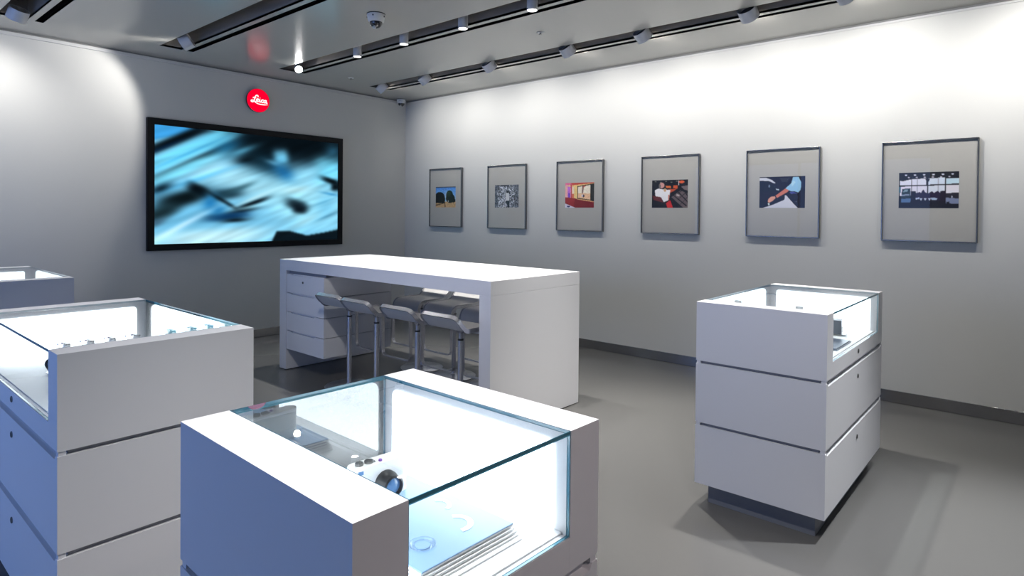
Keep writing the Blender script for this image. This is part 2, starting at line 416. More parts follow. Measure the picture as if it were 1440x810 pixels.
# ------------------------------------------------------------------ framed photographs
def cv_print(k):
    if k == 0:
        c = Canvas(96, 70, (.30, .58, .92)); c.mixin(np.clip(c.v*1.6, 0, 1), (.62, .80, .97))
        c.blob(.55, .45, .1, .2, 0, (.85, .92, 1), .8)
        c.poly([(0, .72), (1, .70), (1, 1), (0, 1)], (.80, .66, .48))
        c.ell(.20, .52, .26, .27, (.07, .09, .09)); c.ell(.05, .56, .16, .22, (.05, .07, .08)); c.ell(.36, .62, .12, .20, (.06, .08, .07))
        c.ell(.70, .42, .17, .24, (.12, .20, .14)); c.ell(.74, .56, .22, .22, (.08, .13, .10)); c.ell(.66, .36, .08, .12, (.24, .33, .22), .6)
        c.ell(.92, .66, .07, .10, (.06, .08, .07)); c.poly([(.62, .66), (.66, .66), (.66, .74), (.62, .74)], (.9, .9, .9))
        for x in (.22, .40, .70, .88): c.poly([(x, .7), (x+.02, .7), (x+.02, .80), (x, .80)], (.10, .08, .06))
        c.poly([(.45, .72), (.49, .76), (.50, .98), (.46, .98)], (.28, .20, .14)); c.poly([(0, .86), (.45, .78), (.45, .80), (0, .93)], (.40, .30, .20))
        c.poly([(0, 0), (1, 0), (1, .04), (0, .05)], (.25, .3, .4)); c.noise(.25, 1, 2)
    elif k == 1:
        c = Canvas(96, 70, (.55, .56, .60)); c.noise(1.4, 2, 2); c.noise(.9, 3, 4); c.noise(.6, 33, 1)
        c.poly([(0, 0), (.1, 0), (.14, 1), (0, 1)], (.25, .27, .32), .55); c.poly([(.8, 0), (1, 0), (1, 1), (.86, 1)], (.22, .23, .27), .5)
        c.poly([(.1, 0), (.6, 0), (.55, .06), (.1, .08)], (.15, .17, .2), .6)
        c.ell(.53, .32, .045, .07, (.10, .10, .12)); c.poly([(.47, .36), (.60, .36), (.62, .70), (.46, .70)], (.85, .85, .86)); c.ell(.63, .36, .03, .06, (.15, .15, .18))
        c.poly([(.45, .70), (.63, .70), (.63, 1), (.56, 1), (.52, .85)], (.12, .13, .17))
    elif k == 2:
        c = Canvas(96, 68, (.98, .84, .55))
        c.poly([(0, 0), (.6, 0), (0, .12)], (.92, .45, .62)); c.poly([(.2, 0), (1, 0), (1, .03), (.25, .10)], (.80, .30, .25))
        c.poly([(0, .10), (.10, .08), (.10, .62), (0, .60)], (.95, .70, .70)); c.poly([(.08, .14), (.19, .16), (.19, .62), (.09, .60)], (.78, .45, .85))
        c.poly([(.10, .40), (.18, .42), (.18, .62), (.10, .60)], (.45, .25, .75)); c.poly([(.19, .05), (.235, .05), (.25, .64), (.20, .64)], (.80, .30, .38))
        c.poly([(.24, .16), (.31, .17), (.32, .62), (.25, .60)], (.99, .90, .80)); c.poly([(.25, .44), (.31, .44), (.31, .62), (.25, .6)], (.85, .48, .30))
        c.poly([(.43, .14), (.90, .06), (.90, .72), (.43, .64)], (.15, .08, .05)); c.poly([(.45, .17), (.88, .10), (.88, .69), (.45, .61)], (1, .94, .86))
        c.poly([(.45, .42), (.88, .44), (.88, .69), (.45, .61)], (.96, .78, .62)); c.poly([(.60, .14), (.66, .15), (.62, .42), (.58, .42)], (.42, .28, .26), .8)
        c.poly([(.62, .16), (.74, .11), (.64, .20)], (.8, .25, .2)); c.ell(.64, .54, .035, .05, (.12, .10, .22)); c.ell(.60, .52, .03, .05, (.9, .85, .9))
        c.poly([(.90, .06), (1, .04), (1, .76), (.90, .73)], (.16, .17, .16)); c.poly([(0, .58), (.45, .65), (1, .76), (1, 1), (0, 1)], (.50, .10, .13))
        c.poly([(0, .58), (.35, .62), (.30, .95), (0, .80)], (.62, .14, .17)); c.poly([(.43, .645), (1, .755), (1, .785), (.43, .67)], (.95, .72, .50))
        c.poly([(0, .83), (.36, 1), (0, 1)], (.90, .88, .95)); c.ell(.12, .95, .06, .03, (.15, .18, .40)); c.noise(.12, 5, 2)
    elif k == 3:
        c = Canvas(108, 76, (.06, .06, .07)); c.noise(1.2, 6, 3)
        for a in range(6): c.ell(.1+a*.15, .05+.03*(a % 2), .03, .02, (.7, .7, .6), .7)
        c.poly([(.38, .20), (.54, .22), (.54, .30), (.40, .28)], (.88, .45, .20)); c.poly([(.6, .20), (.72, .20), (.72, .32), (.60, .30)], (.85, .35, .15))
        c.poly([(.45, .34), (.70, .32), (.62, .40), (.50, .48)], (.78, .32, .18)); c.ell(.83, .08, .08, .05, (.92, .38, .2)); c.poly([(.74, .03), (.76, .03), (.76, .2), (.74, .2)], (.95, .9, .9))
        c.poly([(.55, .62), (.80, .38), (1, .50), (1, 1), (.88, 1)], (.42, .36, .36)); c.poly([(.82, .24), (1, .20), (1, .40), (.86, .34)], (.48, .42, .42))
        for t in (0, .12, .24): c.poly([(.56+t, .66+t*.9), (.58+t, .64+t*.9), (.86+t*.9, .38+t*.6), (.84+t*.9, .37+t*.6)], (.08, .06, .06))
        for t in (0, .13, .26): c.poly([(.60+t*.9, .56-t), (.62+t*.9, .55-t), (.98+t*.3, .92-t), (.96+t*.3, .95-t)], (.07, .05, .06))
        c.poly([(.70, .50), (.78, .55), (.76, .60), (.68, .56)], (.85, .78, .75), .8)
        c.poly([(0, .55), (.26, .62), (.34, .82), (.05, .72)], (.40, .13, .12)); c.poly([(0, .72), (.3, .84), (.55, 1), (0, 1)], (.05, .05, .06))
        c.ell(.28, .19, .075, .10, (.86, .62, .58)); c.ell(.22, .22, .03, .08, (.45, .42, .40)); c.poly([(.08, .36), (.18, .30), (.36, .34), (.52, .36), (.50, .62), (.46, .74), (.34, .80), (.26, .62), (.10, .58)], (.97, .96, .97))
        c.ell(.37, .36, .04, .06, (.85, .68, .5)); c.poly([(.46, .55), (.50, .52), (.49, .72), (.46, .72)], (.85, .50, .42)); c.poly([(.40, .84), (.52, .72), (.60, 1), (.44, 1)], (.85, .15, .15))
    elif k == 4:
        c = Canvas(120, 84, (.085, .045, .075)); c.noise(.5, 7, 3)
        c.poly([(0, .02), (.14, .02), (.28, .10), (.36, .20), (.34, .22), (.20, .13), (0, .12)], (.86, .87, .90)); c.poly([(0, .13), (.20, .14), (.42, .38), (.44, .46), (0, .5)], (.045, .045, .055))
        c.poly([(.36, .38), (.44, .40), (.44, .44), (.38, .43)], (.8, .84, .86)); c.ell(.22, .30, .02, .05, (.5, .55, .6)); c.poly([(.45, .05), (.68, .04), (.62, .18), (.5, .18)], (.22, .22, .23), .7)
        c.poly([(.08, 1), (.30, .90), (.56, .74), (.56, .60), (.60, .60), (.72, .80), (.85, 1)], (.90, .90, .94)); c.poly([(0, .75), (.40, .72), (.57, .58), (.57, .70), (.28, .88), (.05, 1), (0, 1)], (.05, .04, .05))
        c.poly([(.34, .63), (.58, .38), (.66, .44), (.62, .50), (.40, .68)], (.88, .50, .38)); c.poly([(.20, .72), (.26, .64), (.36, .62), (.38, .67), (.30, .78), (.22, .84), (.19, .80)], (.93, .66, .55))
        c.poly([(.34, .61), (.37, .62), (.40, .69), (.37, .68)], (.12, .08, .08)); c.poly([(.19, .84), (.23, .84), (.23, .92), (.20, .92)], (.9, .95, .93))
        c.poly([(.58, .38), (.70, .22), (.74, .02), (.86, .02), (.92, .20), (.91, .42), (.86, .52), (.76, .47), (.70, .48)], (.62, .82, .95)); c.poly([(.70, .22), (.76, .14), (.80, .20), (.72, .32)], (.78, .92, .99), .8)
        c.poly([(.66, .50), (.74, .48), (.84, .54), (.70, .56)], (.30, .32, .62)); c.poly([(.92, 0), (1, 0), (1, .5), (.92, .3)], (.07, .08, .18)); c.poly([(.78, .80), (.86, .78), (.82, .82)], (.4, .38, .42))
    else:
        c = Canvas(120, 76, (.10, .10, .11)); WHT = (.93, .93, .99)
        for i in range(6): c.ell(.12+i*.155, .07+.0*i, .024, .020, WHT); c.ell(.17+i*.135, .14, .022, .016, (.85, .82, .88))
        c.poly([(.02, .22), (.06, .24), (.21, .19), (.47, .17), (.47, .35), (.02, .38)], WHT); c.poly([(.50, .17), (.78, .16), (.78, .34), (.50, .35)], (.88, .92, .98)); c.poly([(.79, .18), (1, .19), (1, .33), (.79, .34)], (.80, .90, .95))
        c.poly([(.02, .39), (.48, .38), (.48, .62), (.02, .66)], (.94, .92, .98)); c.poly([(.50, .37), (.78, .36), (.78, .66), (.50, .64)], (.90, .92, .97)); c.poly([(.79, .36), (1, .35), (1, .62), (.79, .60)], (.94, .92, .95))
        for x in (.215, .485, .775): c.poly([(x, .15), (x+.012, .15), (x+.012, .7), (x, .7)], (.08, .08, .09))
        for x in (.31, .66): c.poly([(x, .17), (x+.014, .17), (x+.014, .6), (x, .6)], (.72, .72, .78))
        c.poly([(.45, .19), (.53, .18), (.51, .26), (.48, .26)], (.07, .07, .08)); c.poly([(0, .36), (1, .34), (1, .365), (0, .39)], (.08, .08, .10))
        c.poly([(.06, .46), (.20, .44), (.20, .70), (.04, .74)], (.16, .24, .28)); c.poly([(.10, .48), (.16, .48), (.15, .54), (.07, .55)], (.55, .65, .70)); c.poly([(.05, .62), (.18, .60), (.18, .64), (.05, .66)], (.6, .65, .75)); c.poly([(0, .40), (.03, .40), (.03, .56), (0, .56)], (.3, .45, .52))
        sk = [(.21, .75), (.21, .56), (.27, .52), (.30, .58), (.36, .55), (.38, .58), (.42, .48), (.45, .56), (.50, .60), (.56, .53), (.60, .58), (.66, .52), (.70, .58), (.72, .52), (.77, .53), (.79, .75), (.79, .80)]
        c.poly(sk, (.16, .11, .22)); c.poly([(.21, .52), (.29, .53), (.29, .9), (.21, .9)], (.09, .06, .11)); c.poly([(.70, .54), (.79, .52), (.79, .9), (.69, .9)], (.12, .05, .10))
        c.poly([(.79, .59), (1, .58), (1, .74), (.79, .70)], (.16, .14, .16)); c.poly([(.79, .71), (1, .74), (1, .90), (.79, .90)], (.50, .54, .66)); c.ell(.89, .69, .008, .03, WHT)
        c.poly([(.04, .74), (.21, .72), (.20, .88), (.04, .86)], (.35, .48, .66)); c.poly([(.29, .71), (.36, .70), (.36, .75), (.29, .76)], (.75, .8, .9)); c.poly([(.54, .71), (.66, .72), (.64, .78), (.56, .77)], (.70, .78, .88))
        for x in (.36, .43, .50): c.poly([(x, .72), (x+.05, .72), (x+.03, .79), (x+.02, .79)], (.85, .88, .95))
        c.poly([(0, .84), (1, .88), (1, 1), (0, 1)], (.09, .08, .10)); c.poly([(.22, .78), (.78, .80), (.80, .9), (.22, .9)], (.09, .06, .09)); c.poly([(.80, .83), (.85, .82), (.85, .88), (.82, .90)], (.05, .05, .07))
    return c
descr = ['framed photograph of dark park trees under a blue sky', 'framed black and white photograph of a figure before a paper covered wall',
         'framed photograph of a red and yellow train carriage window', 'framed photograph of a man in a white shirt seated among orange and grey stalls',
         'framed photograph of an arm in a light blue sleeve reaching over a car', 'framed photograph of a dark hall with tall bright windows']
px = [(.532, 1.163), (1.604, 2.229), (2.669, 3.281), (3.733, 4.350), (4.796, 5.398), (5.850, 6.470)]
FW, FH, FZ = .612, .768, 1.265
proto = None
for k in range(6):
    cx = sum(px[k])/2
    fr = thing('picture_frame', descr[k], 'picture', (cx, 0, FZ), 0, 'framed photographs in a row on the side wall')
    w = FW/2; f = .009; d = .034
    bm = bmesh.new()
    for a in ((-w, -w+f, -d, -.001, 0, FH), (w-f, w, -d, -.001, 0, FH), (-w+f, w-f, -d, -.001, 0, f), (-w+f, w-f, -d, -.001, FH-f, FH)): box_bm(bm, *a, bev=.002)
    obj('frame', bm, M['dark_chrome'], fr)
    box('mat_board', (-w+f-.001, w-f+.001, -.018, -.010, f-.001, FH-f+.001), M['mat'], fr, bev=0)
    box('pane', (-w+f-.001, w-f+.001, -.026, -.023, f-.001, FH-f+.001), M['frame_glass'], fr, bev=0)
    iw, ih = .380, .272; iz = 1.520-FZ
    cv_print(k).mesh('photo_print', (-iw/2, -.0188, iz+ih), (iw, 0, 0), (0, 0, -ih), M['print'], fr)

# ------------------------------------------------------------------ display cases
def vitrine(name, label, L, D, HT, loc, rotz, group):
    """window side faces local +x; cheeks at both y ends"""
    t = thing(name, label, 'display case', loc, rotz, group)
    x0, x1, y0, y1 = -D/2, D/2, -L/2, L/2
    ck = .10; zb = .7225; zd = .797
    g = .008
    lac = M['lacquer']
    for s in (0, 1):
        a, b = (y0, y0+ck) if s == 0 else (y1-ck, y1)
        box('side_panel', (x0, x1, a, b, zb, HT), lac, t, 0)
        # lit panel on the inner face of the cheek, rounded corners
        yy = b if s == 0 else a; sg_ = 1 if s == 0 else -1
        bm = bmesh.new(); m_ = .040
        X0, X1, Z0, Z1, r = x0+.042, x1-.042, zd+.003, HT-.030, .016
        ring = []
        for cx_, cz_, a0 in ((X1-r, Z1-r, 0), (X0+r, Z1-r, 90), (X0+.002, Z0+.002, 180), (X1-.002, Z0+.002, 270)):
            rr = r if a0 < 180 else .002
            for q in range(6):
                an = math.radians(a0+q*18); ring.append((cx_+rr*math.cos(an), cz_+rr*math.sin(an)))
        va = [bm.verts.new((p[0], yy+sg_*.0005, p[1])) for p in ring]; vb = [bm.verts.new((p[0], yy+sg_*.004, p[1])) for p in ring]
        bm.faces.new(va); bm.faces.new(vb)
        for i in range(len(ring)):
            j = (i+1) % len(ring); bm.faces.new((va[i], va[j], vb[j], vb[i]))
        lp = obj('light_panel', bm, M['panel_glow'], t); lp['label'] = 'glowing white light panel'
    # window rail and back rail, deck
    rail = box('front_rail', (x1-.02, x1, y0+ck+.0002, y1-ck-.0002, zb, zd-.004), lac, t, 0)
    box('back_rail', (x0, x0+.02, y0+ck+.0005, y1-ck-.0005, zb, zd-.004), lac, t, .001)
    box('deck', (x0+.0205, x1-.0205, y0+ck+.0005, y1-ck-.0005, zb+.002, zd), M['deck'], t, .001)
    # glass: top, front, back
    def pane(nm, dims, big, gm='glass'):
        bm = bmesh.new(); box_bm(bm, *dims, bev=.0008, seg=1)
        bm.faces.ensure_lookup_table()
        for f in bm.faces:
            n = f.normal; ax = max(range(3), key=lambda i: abs(n[i]))
            f.material_index = 0 if (ax == big and f.calc_area() > .02) else 1
        return obj(nm, bm, [M[gm], M['glass_edge']], t)
    pane('top_glass', (x0+.001, x1-.001, y0+ck+.001, y1-ck-.001, HT-g, HT), 2)
    pane('front_glass', (x1-g-.001, x1-.001, y0+ck+.001, y1-ck-.001, zd-.003, HT-g-.0005), 0)
    pane('back_glass', (x0+.001, x0+g+.001, y0+ck+.001, y1-ck-.001, zd-.003, HT-g-.0005), 0, 'back_glass')
    # drawers
    gaps = []
    for zt, zz in ((.708, .413), (.397, .1046)):
        bm = bmesh.new()
        box_bm(bm, x0, x1-.0205, y0, y1, zz, zt, 0)
        obj('drawer_carcass', bm, lac, t)
        d = bmesh.new()
        # front with a finger pull cut along the top
        n0, n1, dp = y0+.03, y1-.03, .013
        prof = [(y0, zz), (y1, zz), (y1, zt), (n1+.012, zt), (n1, zt-dp), (n0, zt-dp), (n0-.012, zt), (y0, zt)]
        va = [d.verts.new((x1-.0205, p[0], p[1])) for p in prof]; vb = [d.verts.new((x1, p[0], p[1])) for p in prof]
        d.faces.new(va); d.faces.new(vb)
        for i in range(8): d.faces.new((va[i], va[(i+1) % 8], vb[(i+1) % 8], vb[i]))
        fr_ = obj('drawer_front', d, lac, t)
        lk = bmesh.new(); lathe_bm(lk, [(0, 0), (.0115, 0), (.0115, .003), (.009, .004), (0, .004)], 20, Matrix.Translation((x1, 0, zt-.072)) @ Rx)
        box_bm(lk, x1+.004, x1+.0046, -.001, .001, zt-.076, zt-.068, 0, 1)
        l_ = obj('lock', lk, [M['dark_chrome'], M['black']], fr_, smooth=True); l_['label'] = 'round dark metal lock'
        # recessed joint above the drawer
        top = zb if zt > .6 else .413
        bm = bmesh.new(); box_bm(bm, x0+.014, x1-.030, y0+.014, y1-.014, zt, top, 0)
        obj('joint', bm, M['joint'], t)
        for sx in (0, 1):
            for sy in (0, 1):
                bx = x0+.003 if sx == 0 else x1-.023; by = y0+.003 if sy == 0 else y1-.023
                box('spacer', (bx, bx+.02, by, by+.02, zt, top), lac, t, 0)
    lk = bmesh.new(); lathe_bm(lk, [(0, 0), (.0115, 0), (.0115, .003), (.009, .004), (0, .004)], 20, Matrix.Translation((x1, 0, .764)) @ Rx)
    box_bm(lk, x1+.004, x1+.0046, -.001, .001, .760, .768, 0, 1)
    obj('lock', lk, [M['dark_chrome'], M['black']], rail, smooth=True)
    box('plinth', (x0+.051, x1-.051, y0+.051, y1-.051, 0, .1046), M['plinth'], t, .001)
    return t
HC = 1.0165
VG = 'white glass topped display cases'
caseR = vitrine('display_case', 'tall white display case standing alone on the right, glass top, two drawers', 1.178, .605, HC, (5.8265, -2.0674, 0), 0, VG)
caseL = dup(caseR, (4.040, -4.813, 0), -PI/2, 'white display case at left, long side away, lit interior with row of cameras')
caseK = dup(caseR, (1.5875, -4.765, 0), -PI/2, 'white display case farthest left near the wall, only its top corner showing')
caseF = vitrine('display_case', 'small square white display case in the foreground holding a camera and pale book', .616, .626, 1.0106, (5.817, -4.800, 0), math.radians(-1.09), VG)
ZD = .797

# ------------------------------------------------------------------ long high table with drawers
tb = thing('high_table', 'long white high table with waterfall ends and a built in drawer block', 'table', (2.814, -2.188, 0))
hx, hy, th = 1.3277, .500, 1.0101
box('tabletop', (-hx, hx, -hy, hy, th-.097, th), M['lacquer'], tb, .0015)
box('end_panel', (-hx, -hx+.112, -hy, hy, .006, th-.0972), M['lacquer'], tb, .0015)
box('end_panel', (hx-.102, hx, -hy, hy, .006, th-.0972), M['lacquer'], tb, .0015)
for a in (-hx+.01, hx-.09): box('glide', (a, a+.08, -hy+.01, hy-.01, 0, .006), M['black'], tb, 0)
box('grommet_strip', (-.22, .30, .055, .10, th-.001, th+.0015), M['trim'], tb, .0005)
dx0, dx1, dy0, dy1 = -hx+.1125, -hx+.72, -hy+.006, .22
for i in range(4):
    z0, z1 = .195+i*.1725, .195+(i+1)*.1725-.006
    if i == 3: z1 = th-.128
    fr_bm = bmesh.new()
    n0, n1, dp = dx0+.09, dx1-.16, .010
    prof = [(dx0+.003, z0), (dx1, z0), (dx1, z1), (n1+.03, z1), (n1, z1-dp), (n0, z1-dp), (n0-.02, z1), (dx0+.003, z1)]
    va = [fr_bm.verts.new((p[0], dy0, p[1])) for p in prof]; vb = [fr_bm.verts.new((p[0], dy0+.02, p[1])) for p in prof]
    fr_bm.faces.new(va); fr_bm.faces.new(vb)
    for q in range(8): fr_bm.faces.new((va[q], va[(q+1) % 8], vb[(q+1) % 8], vb[q]))
    df = obj('drawer', fr_bm, M['lacquer'], tb)
    bx_ = box('drawer_box', (dx0+.003, dx1, dy0+.0205, dy1, z0, z1), M['lacquer'], df, .001)
    if i == 3:
        lk = bmesh.new(); lathe_bm(lk, [(0, 0), (.010, 0), (.010, .003), (0, .004)], 20, Matrix.Translation((dx0+.275, dy0, .819)) @ Matrix.Rotation(PI/2, 4, 'X'))
        l_ = obj('lock', lk, M['dark_chrome'], df, smooth=True)
box('drawer_core', (dx0+.001, dx1-.015, dy0+.03, dy1-.01, .20, th-.0972), M['joint'], tb, 0)

# ------------------------------------------------------------------ bar stools
def make_stool(drop, seat_z, loc, rotz, label, group):
    t = thing('bar_stool', label, 'stool', loc, rotz, group)
    # side profile in (y,z): lip at the back (-y), waterfall and foot loop at the front (+y)
    prof = []
    def arc(cy, cz, r, a0, a1, n):
        for i in range(n+1):
            a = math.radians(a0+(a1-a0)*i/n); prof.append((cy+r*math.cos(a), cz+r*math.sin(a)))
    prof += [(-.186, .066), (-.168, .044)]
    arc(-.100, .055, .055, 215, 270, 6)      # blends into the seat
    prof += [(-.03, 0), (.05, 0)]
    arc(.125, -.070, .070, 90, 0, 8)
    seatp = len(prof)
    prof += [(.196, -.078-drop*.5), (.197, -.08-drop)]
    shell_end = len(prof)
    prof += [(.198, -.22), (.199, -.29), (.200, -.36)]
    pr = [Vector((0, p[0], p[1]+seat_z)) for p in prof]
    W = .178
    # loop path
    pts, nor = [], []
    def pn(i):
        a = pr[max(i-1, 0)]; b = pr[min(i+1, len(pr)-1)]; tg = (b-a).normalized(); return Vector((0, -tg.z, tg.y))
    n = len(pr)
    tg0 = (pr[1]-pr[0]).normalized(); n0 = pn(0); r = .045
    def corner(c, d1, d2, nn, k=5):   # quarter turn from direction d1 to d2
        for i in range(1, k):
            a = PI/2*i/k; pts.append(c+d1*math.sin(a)*r-d2*math.cos(a)*r+d2*0); nor.append(nn)
    X = Vector((1, 0, 0))
    # right side going forward
    start = pr[0]
    lipc = start-tg0*.03
    for i in range(n): pts.append(pr[i]+X*W); nor.append(pn(i))
    tge = (pr[-1]-pr[-2]).normalized(); ne = pn(n-1)
    c = pr[-1]+X*(W-r)
    for i in range(1, 6): a = PI/2*i/6; pts.append(c+X*math.cos(a)*r+tge*math.sin(a)*r); nor.append(ne)
    pts.append(pr[-1]+tge*r+X*(W-r)*.9); nor.append(ne); pts.append(pr[-1]+tge*r-X*(W-r)*.9); nor.append(ne)
    c = pr[-1]-X*(W-r)
    for i in range(1, 6): a = PI/2*(1-i/6); pts.append(c-X*math.cos(a)*r+tge*math.sin(a)*r); nor.append(ne)
    for i in range(n-1, -1, -1): pts.append(pr[i]-X*W); nor.append(pn(i))
    c = start-X*(W-r)
    for i in range(1, 6): a = PI/2*i/6; pts.append(c-X*math.cos(a)*r-tg0*math.sin(a)*r); nor.append(n0)
    pts.append(start-tg0*r-X*(W-r)*.9); nor.append(n0); pts.append(start-tg0*r+X*(W-r)*.9); nor.append(n0)
    c = start+X*(W-r)
    for i in range(1, 6): a = PI/2*(1-i/6); pts.append(c+X*math.cos(a)*r-tg0*math.sin(a)*r); nor.append(n0)
    bm = bmesh.new(); sweep_bm(bm, pts, nor, .030, .007, True)
    obj('frame_loop', bm, M['satin'], t, smooth=True)
    # seat shell
    bm = bmesh.new(); rows = []
    path = [start-tg0*(r-.006), start-tg0*.02]+pr[:shell_end]
    nn_ = [n0, n0]+[pn(i) for i in range(shell_end)]
    for i, (p, nn) in enumerate(zip(path, nn_)):
        w = W-.0045
        if i == 0: w = W-.025
        if i == 1: w = W-.008
        rows.append([bm.verts.new(p+X*sx*w+nn*dz) for sx, dz in ((-1, .006), (1, .006), (1, -.006), (-1, -.006))])
    for a, b in zip(rows, rows[1:]):
        for k in range(4): bm.faces.new((a[k], a[(k+1) % 4], b[(k+1) % 4], b[k]))
    bm.faces.new(rows[0]); bm.faces.new(rows[-1])
    obj('seat', bm, M['seat_ply'], t, smooth=True)
    rz = seat_z-.090
    bm = bmesh.new(); lathe_bm(bm, [(.030, seat_z-.0075), (.034, seat_z-.02), (.022, seat_z-.045), (.0145, seat_z-.05), (.0135, rz)], 28)
    box_bm(bm, -W+.006, W-.006, -.03, .03, seat_z-.014, seat_z-.0075, .001)
    obj('seat_bracket', bm, M['satin'], t, smooth=True)
    lathe('pole', [(.0195, .012), (.0195, rz-.008), (.0175, rz-.006)], M['satin'], t, 28)
    lathe('collar', [(.0215, rz-.008), (.0215, rz+.002), (.014, rz+.003)], M['black'], t, 28)
    lathe('base', [(0, 0), (.195, 0), (.198, .004), (.190, .010), (.04, .013), (.026, .018), (.020, .026), (0, .026)], M['satin'], t, 56)
    return t
SG = 'bar stools along the near side of the high table'; SG2 = 'bar stools along the far side of the high table'
s0 = make_stool(.004, .675, (2.46, -2.60, 0), 0, 'satin metal bar stool on the near side, closest to the table drawers', SG)
s1 = dup(s0, (2.875, -2.635, 0), 0, 'satin metal bar stool on the near side, second from the drawers')
s2 = dup(s0, (3.365, -2.635, 0), 0, 'satin metal bar stool on the near side, third from the drawers')
s3 = dup(s0, (3.815, -2.635, 0), 0, 'satin metal bar stool on the near side, beside the right end panel')
f0 = make_stool(.06, .645, (2.43, -1.78, 0), PI, 'bar stool across the table, leftmost of the far row, waterfall seat front', SG2)
f1 = dup(f0, (2.86, -1.78, 0), PI, 'bar stool across the table, middle of the far row')
f2 = dup(f0, (3.32, -1.78, 0), PI, 'bar stool across the table, rightmost of the far row, half hidden')

# ------------------------------------------------------------------ lamps
def spot(parent, loc, target, watts, ang, blend, size=.03, col=(1, .97, .93)):
    l = bpy.data.lights.new('lamp_light', 'SPOT'); l.energy = watts; l.spot_size = math.radians(ang); l.spot_blend = blend
    l.shadow_soft_size = size; l.color = col
    o = bpy.data.objects.new('lamp_light', l); C.objects.link(o)
    d = (Vector(target)-Vector(loc)); q = d.to_track_quat('-Z', 'Y')
    o.parent = parent; o.location = Vector(loc)-parent.location; o.rotation_euler = q.to_euler()
    return o
def downlight(x, y, label, target=None, glare=False, watts=60, ang=70, blend=.8, col=(1, .97, .93)):
    zb = 2.945
    t = thing('spotlight', label, 'lamp', (x, y, 3.10), 0, 'spotlights in the ceiling channels')
    if target is None: target = (x, y, 0)
    piv = Vector((x, y, 2.99 if glare else 3.02)); d = (Vector(target)-piv).normalized()
    R = d.to_track_quat('-Z', 'Y').to_matrix().to_4x4(); T4 = Matrix.Translation(piv-t.location) @ R
    r = .040; b = -.055 if glare else -(3.02-zb)
    bm = bmesh.new(); lathe_bm(bm, [(0, .09), (r*.9, .09), (r, .08), (r, b), (r-.004, b), (r-.006, b+.014), (0, b+.016)], 36, T4)
    obj('body', bm, M['lamp_body'], t, smooth=True)
    bm = bmesh.new(); lathe_bm(bm, [(0, b+.014), (r-.007, b+.014), (r-.007, b+.006), (0, b+.003)], 32, T4)
    obj('lens', bm, M['lamp_glare'] if glare else M['lamp_lens'], t, smooth=True)
    bm = bmesh.new(); box_bm(bm, -.012, .012, -.012, .012, -.01 if target[2] else -.0, .1495, .001)
    obj('mount', bm, M['lamp_inside'], t)
    spot(t, piv+d*(.085), piv+d*2, watts, ang, blend, .03, col)
    return t
def wallwasher(x, y, label, target, watts, ang=95, blend=1., r=.070):
    t = thing('drum_spotlight', label, 'lamp', (x, y, 3.10), 0, 'drum spotlights in the ceiling channels')
    piv = Vector((x, y, 2.99)); d = (Vector(target)-piv).normalized()
    R = d.to_track_quat('-Z', 'Y').to_matrix().to_4x4(); T4 = Matrix.Translation(piv-t.location) @ R
    bm = bmesh.new(); lathe_bm(bm, [(0, .0), (r-.006, .0), (r-.004, .045), (r, .045), (r, -.045), (r-.004, -.045), (r-.006, -.012), (0, -.012)], 44, T4)
    for f in bm.faces:
        pass
    obj('drum', bm, M['lamp_body'], t, smooth=True)
    bm = bmesh.new(); lathe_bm(bm, [(0, .002), (r-.0065, .002), (r-.0065, .012), (0, .016)], 36, T4)
    obj('heat_sink', bm, M['lamp_inside'], t, smooth=True)
    bm = bmesh.new(); lathe_bm(bm, [(0, -.014), (r-.0065, -.014), (r-.0065, -.022), (0, -.024)], 36, T4)
    obj('lens', bm, M['lamp_lens'], t, smooth=True)
    bm = bmesh.new(); lathe_bm(bm, [(.008, .0), (.008, .1495)], 14)
    obj('mount', bm, M['lamp_inside'], t, smooth=True)
    spot(t, piv+d*.05, piv+d*2, watts, ang, blend, .035)
    return t
w = 1.0
names3 = ['first downlight tube on the second channel from the picture wall', 'second downlight tube along that channel', 'third downlight tube along that channel', 'fourth downlight tube at the top edge of the photo']
downlight(.722, -2.065, 'bright spotlight near the screen wall glaring straight at the viewer', (3.6, -3.6, 1.3), True, 90, 60)
for i, x in enumerate((1.786, 2.485, 3.231, 3.955)):
    downlight(x, -2.065, 'downlight tube over the table, ' + ('first', 'second', 'third', 'fourth')[i] + ' from the screen end of its channel', None, False, 150, 66)
OFF = 'downlight tube outside the photo, lighting the room'
GS = []
for x, y, tg, wt, an, cl in ((4.70, -2.065, (4.9, -2.1, 0), 240, 66, (1, .97, .92)), (5.45, -2.065, (5.5, -2.1, 0), 220, 70, (1, .97, .92)), (6.9, -2.065, (7.1, -2.5, 0), 420, 64, (.95, .97, 1)),
                  (3.7, -4.465, (3.7, -4.7, 0), 95, 76, (1, .97, .94)), (5.95, -4.465, (5.85, -4.65, 0), 250, 80, (1, .97, .94)), (6.7, -4.465, (6.0, -2.7, 1.0), 120, 56, (1, .97, .96)), (4.5, -4.465, (3.5, -2.9, .5), 110, 66, (1, .96, .95)), (1.6, -4.465, (1.6, -4.7, 0), 80, 60, (1, .97, .94)),  # lamps aimed at the right case and the table are added as fill
                  (7.9, -4.465, (6.6, -4.5, .4), 80, 60, (1, .84, .82))):  # added warm fill for the window side of the foreground case
    downlight(x, y, OFF, tg, False, wt, an, .8, cl)
wl = ['nearest the corner', 'second from the corner', 'third from the corner', 'fourth from the corner', 'fifth from the corner', 'sixth from the corner', 'seventh from the corner, half out']
for i, (x, tx, wt) in enumerate(((.60, .95, 36), (1.39, 1.6, 52), (2.41, 2.5, 58), (3.41, 3.5, 60), (4.20, 4.4, 64), (5.10, 5.2, 70), (5.77, 6.1, 84))):
    wallwasher(x, -.87, 'grey drum spotlight aimed at the picture wall, ' + wl[i], (tx, 0, 2.2), wt*.60, 130)
